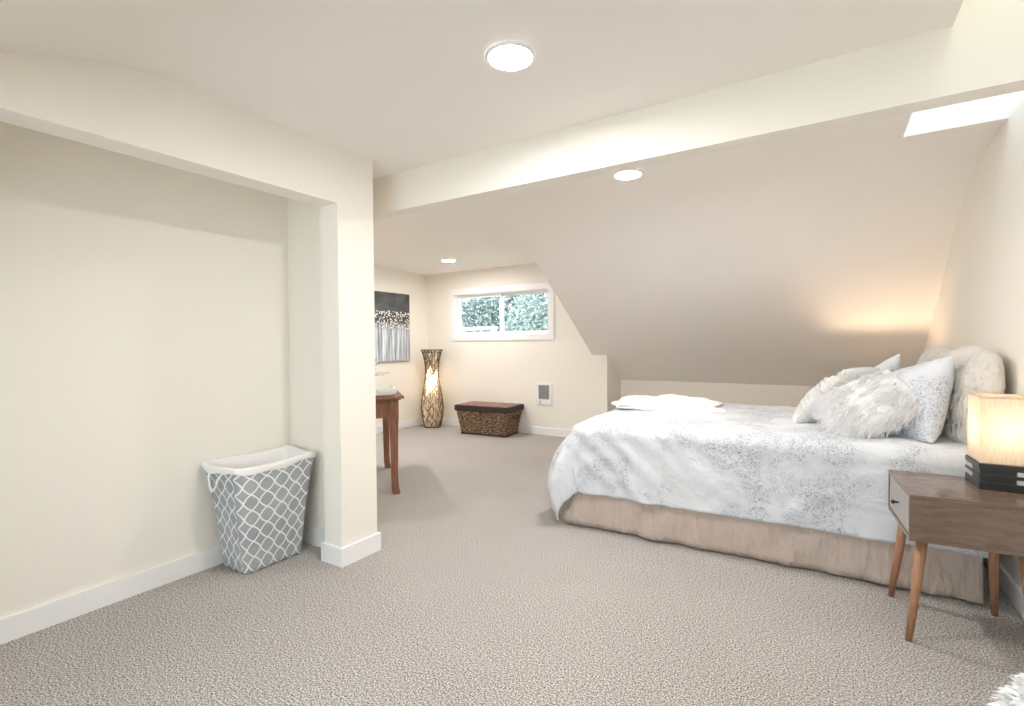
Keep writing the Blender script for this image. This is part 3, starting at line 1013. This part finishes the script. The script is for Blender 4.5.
NSF = (.29, 4.97)
nightstand((NSF[0], NSF[1], 0), 0, 'walnut nightstand beyond the bed, hidden behind the pillows')

def table_lamp(loc, rz, label, bulb, bz):
    t = thing('table_lamp', label, 'lamp', loc, rz, 'cube shade table lamps')
    s = .098
    bm = nb()
    box(bm, -s, s, -s, s, .0, .03, .002, 1); box(bm, -s, s, -s, s, .050, .064, .002, 1); box(bm, -s, s, -s, s, .084, .108, .002, 1)
    # dark filler blocks near the front corner
    for z0 in (.03, .064): box(bm, -s + .004, .02, -s + .004, .005, z0, z0 + .02); box(bm, -.01, s - .004, 0, s - .004, z0, z0 + .02)
    obj('base', bm, M['black'], t)
    for z0 in (.03, .064):
        for x0, x1, y0, y1 in ((.022, s - .002, -s + .002, -.002), (-s + .002, -.012, .007, s - .002)):
            bm = nb(); box(bm, x0, x1, y0, y1, z0 + .0005, z0 + .0195, .001, 1); obj('inlay_block', bm, M['silver'], t)
    bm = nb()
    g = .092
    for (ax, ay), (bx, by) in (((-g, -g), (g, -g)), ((g, -g), (g, g)), ((g, g), (-g, g)), ((-g, g), (-g, -g))):
        vs = [bm.verts.new(p) for p in ((ax, ay, .112), (bx, by, .112), (bx, by, .392), (ax, ay, .392))]
        bm.faces.new(vs)
    bmesh.ops.remove_doubles(bm, verts=bm.verts, dist=.0005)
    o = obj('lamp_shade', bm, M['linen_shade'], t)
    for z in (.113, .391):
        bm = nb()
        for (ax, ay), (bx, by) in (((-g, -g), (g, -g)), ((g, -g), (g, g)), ((g, g), (-g, g)), ((-g, g), (-g, -g))):
            tube(bm, [(ax, ay, z), (bx, by, z)], .003, 6)
        obj('shade_rim', bm, M['linen_shade'], o)
    bm = nb(); lathe(bm, [(.012, .108), (.012, bz - .065), (.016, bz - .06), (.016, bz - .035)], 14); obj('socket', bm, M['chrome'], t)
    bm = nb(); bmesh.ops.create_uvsphere(bm, u_segments=16, v_segments=10, radius=.03)
    for v in bm.verts: v.co.z = v.co.z * (1.25 if bz > .27 else 2.2) + bz
    obj('bulb', bm, bulb, t, True)
table_lamp((.645, 2.945, .618), math.radians(3), 'cube shade table lamp lit on the near nightstand', M['bulb_dim'], .25)
table_lamp((.405, 5.2, .618), 0, 'table lamp behind the pillows, glowing on the sloped ceiling', M['bulb'], .29)

# ---------------------------------------------------------------- shaggy stool at the lower corner
t = thing('shaggy_stool', 'white shaggy wool stool at the lower corner of the picture near the nightstand', 'stool', (.55, 1.45, 0))
bm = nb()
rnd = random.Random(11)
prof = [(.15, .26), (.19, .28), (.212, .34), (.212, .42), (.195, .475), (.10, .505), (.002, .51)]
lathe(bm, prof, 40, cap=False)
for k in range(6500):
    a = rnd.uniform(0, 2 * PI); f = rnd.uniform(0, len(prof) - 1.001); i = int(f); g = f - i
    r = prof[i][0] * (1 - g) + prof[i + 1][0] * g; z = prof[i][1] * (1 - g) + prof[i + 1][1] * g
    dr, dz = prof[i + 1][0] - prof[i][0], prof[i + 1][1] - prof[i][1]
    nrm = Vector((dz * math.cos(a), dz * math.sin(a), -dr)).normalized()
    p = Vector((r * math.cos(a), r * math.sin(a), z))
    d = (nrm + Vector((rnd.gauss(0, .5), rnd.gauss(0, .5), rnd.gauss(-.15, .4)))).normalized()
    L = rnd.uniform(.02, .045)
    sd = d.cross(Vector((rnd.gauss(0, 1), rnd.gauss(0, 1), rnd.gauss(0, 1)))).normalized() * .004
    a_ = [bm.verts.new(x) for x in (p - sd, p + sd, p + d * L * .6 + sd, p + d * L * .6 - sd)]
    tt = bm.verts.new(p + d * L + Vector((0, 0, -.01)))
    bm.faces.new(a_); bm.faces.new((a_[3], a_[2], tt))
obj('shaggy_seat', bm, M['shag'], t)
for k in range(4):
    a = PI / 4 + k * PI / 2
    bm = nb(); tube(bm, [(.19 * math.cos(a), .19 * math.sin(a), 0), (.13 * math.cos(a), .13 * math.sin(a), .27)], [.011, .017], 12)
    obj('leg', bm, M['walnut_leg'], t, True)

# ---------------------------------------------------------------- outside the far window
def tree(loc, hgt, rad, mt, label, n, seed):
    rnd = random.Random(seed)
    t = thing('tree', label, 'tree', loc, 0, 'trees outside the window')
    bm = nb()
    tube(bm, [(0, 0, 0), (.05, .03, hgt * .3), (-.03, .05, hgt * .6), (.02, 0, hgt * .9)], [.14, .11, .08, .03], 10)
    for k in range(16):
        a = rnd.uniform(0, 2 * PI); z = hgt * rnd.uniform(.3, .85); L = rad * rnd.uniform(.6, .95)
        tube(bm, [(0, 0, z), (L * .5 * math.cos(a), L * .5 * math.sin(a), z + L * .35), (L * math.cos(a), L * math.sin(a), z + L * .5)], [.035, .022, .008], 6)
    obj('trunk', bm, M['bark'], t, True)
    bm = nb()
    for k in range(n):
        d = Vector((rnd.gauss(0, 1), rnd.gauss(0, 1), rnd.gauss(0, 1))).normalized() * rnd.uniform(.25, 1) ** .5
        p = Vector((d.x * rad, d.y * rad, hgt * .62 + d.z * hgt * .42))
        q = Matrix.Rotation(rnd.uniform(0, 6.3), 3, 'X') @ Matrix.Rotation(rnd.uniform(0, 6.3), 3, 'Z')
        s = rnd.uniform(.04, .08)
        bm.faces.new([bm.verts.new(p + q @ Vector(c) * s) for c in ((-1, 0, 0), (0, -.42, .1), (1, 0, 0), (0, .42, .1))])
    obj('foliage', bm, mt, t)
G = -2.6
tree((-8.0, 11.4, G), 5.6, 1.7, M['leaf1'], 'grey green bushy tree seen through the near pane of the window', 20000, 21)
tree((-5.0, 10.2, G), 5.6, 1.5, M['leaf2'], 'pale green tree seen through the far pane of the window', 18000, 22)
tree((-11.5, 15.0, G), 6.5, 2.0, M['leaf1'], 'tree beyond the white fence outside the window', 3000, 23)
t = thing('fence', 'white rail fence outside the window, low in its near pane', 'fence', (-7.9, 8.9, G))
for zc in (4.08, 4.20):
    bm = nb(); box(bm, -1.7, 1.9, -.02, .02, zc - .03, zc + .03, .005, 1); obj('rail', bm, M['fencew'], t)
for k in range(5):
    bm = nb(); box(bm, -1.6 + k * .85 - .05, -1.6 + k * .85 + .05, -.04, .04, 0, 4.24, .01, 1); obj('post', bm, M['fencew'], t)
bm = nb(); box(bm, -25, 15, YK + .5, 40, G - .2, G)
o = obj('lawn', bm, M['lawn']); o['kind'] = 'structure'

# ---------------------------------------------------------------- sky
w = bpy.data.worlds.new('overcast sky'); scene.world = w; w.use_nodes = True
nt = w.node_tree
bg = nt.nodes['Background']; bg.inputs[0].default_value = (.83, .92, 1.0, 1); bg.inputs[1].default_value = 4.6

# ---------------------------------------------------------------- camera
Rm = ((0.8448170141766947, 0.5350031499894714, -0.007472754439790638), (0.0032698097926101496, -0.01912836996443871, -0.999811689172728), (-0.5350453447152815, 0.8446334915002167, -0.01790932093833713))
cd = bpy.data.cameras.new('camera'); cam = bpy.data.objects.new('camera', cd); link(cam)
r, d, f = (Vector(x) for x in Rm)
cam.matrix_world = Matrix(((r.x, -d.x, -f.x, 0), (r.y, -d.y, -f.y, 0), (r.z, -d.z, -f.z, 1.25), (0, 0, 0, 1)))
cd.sensor_fit = 'HORIZONTAL'; cd.sensor_width = 36; cd.lens = 496.083 / 1024 * 36; cd.clip_start = .05; cd.clip_end = 200
scene.camera = cam
vs = scene.view_settings
vs.view_transform = 'Standard'; vs.look = 'None'; vs.gamma = 1; vs.use_curve_mapping = False; vs.exposure = 1.06
scene.cycles.max_bounces = 16; scene.cycles.diffuse_bounces = 10; scene.cycles.transparent_max_bounces = 16
scene.cycles.sample_clamp_indirect = 8
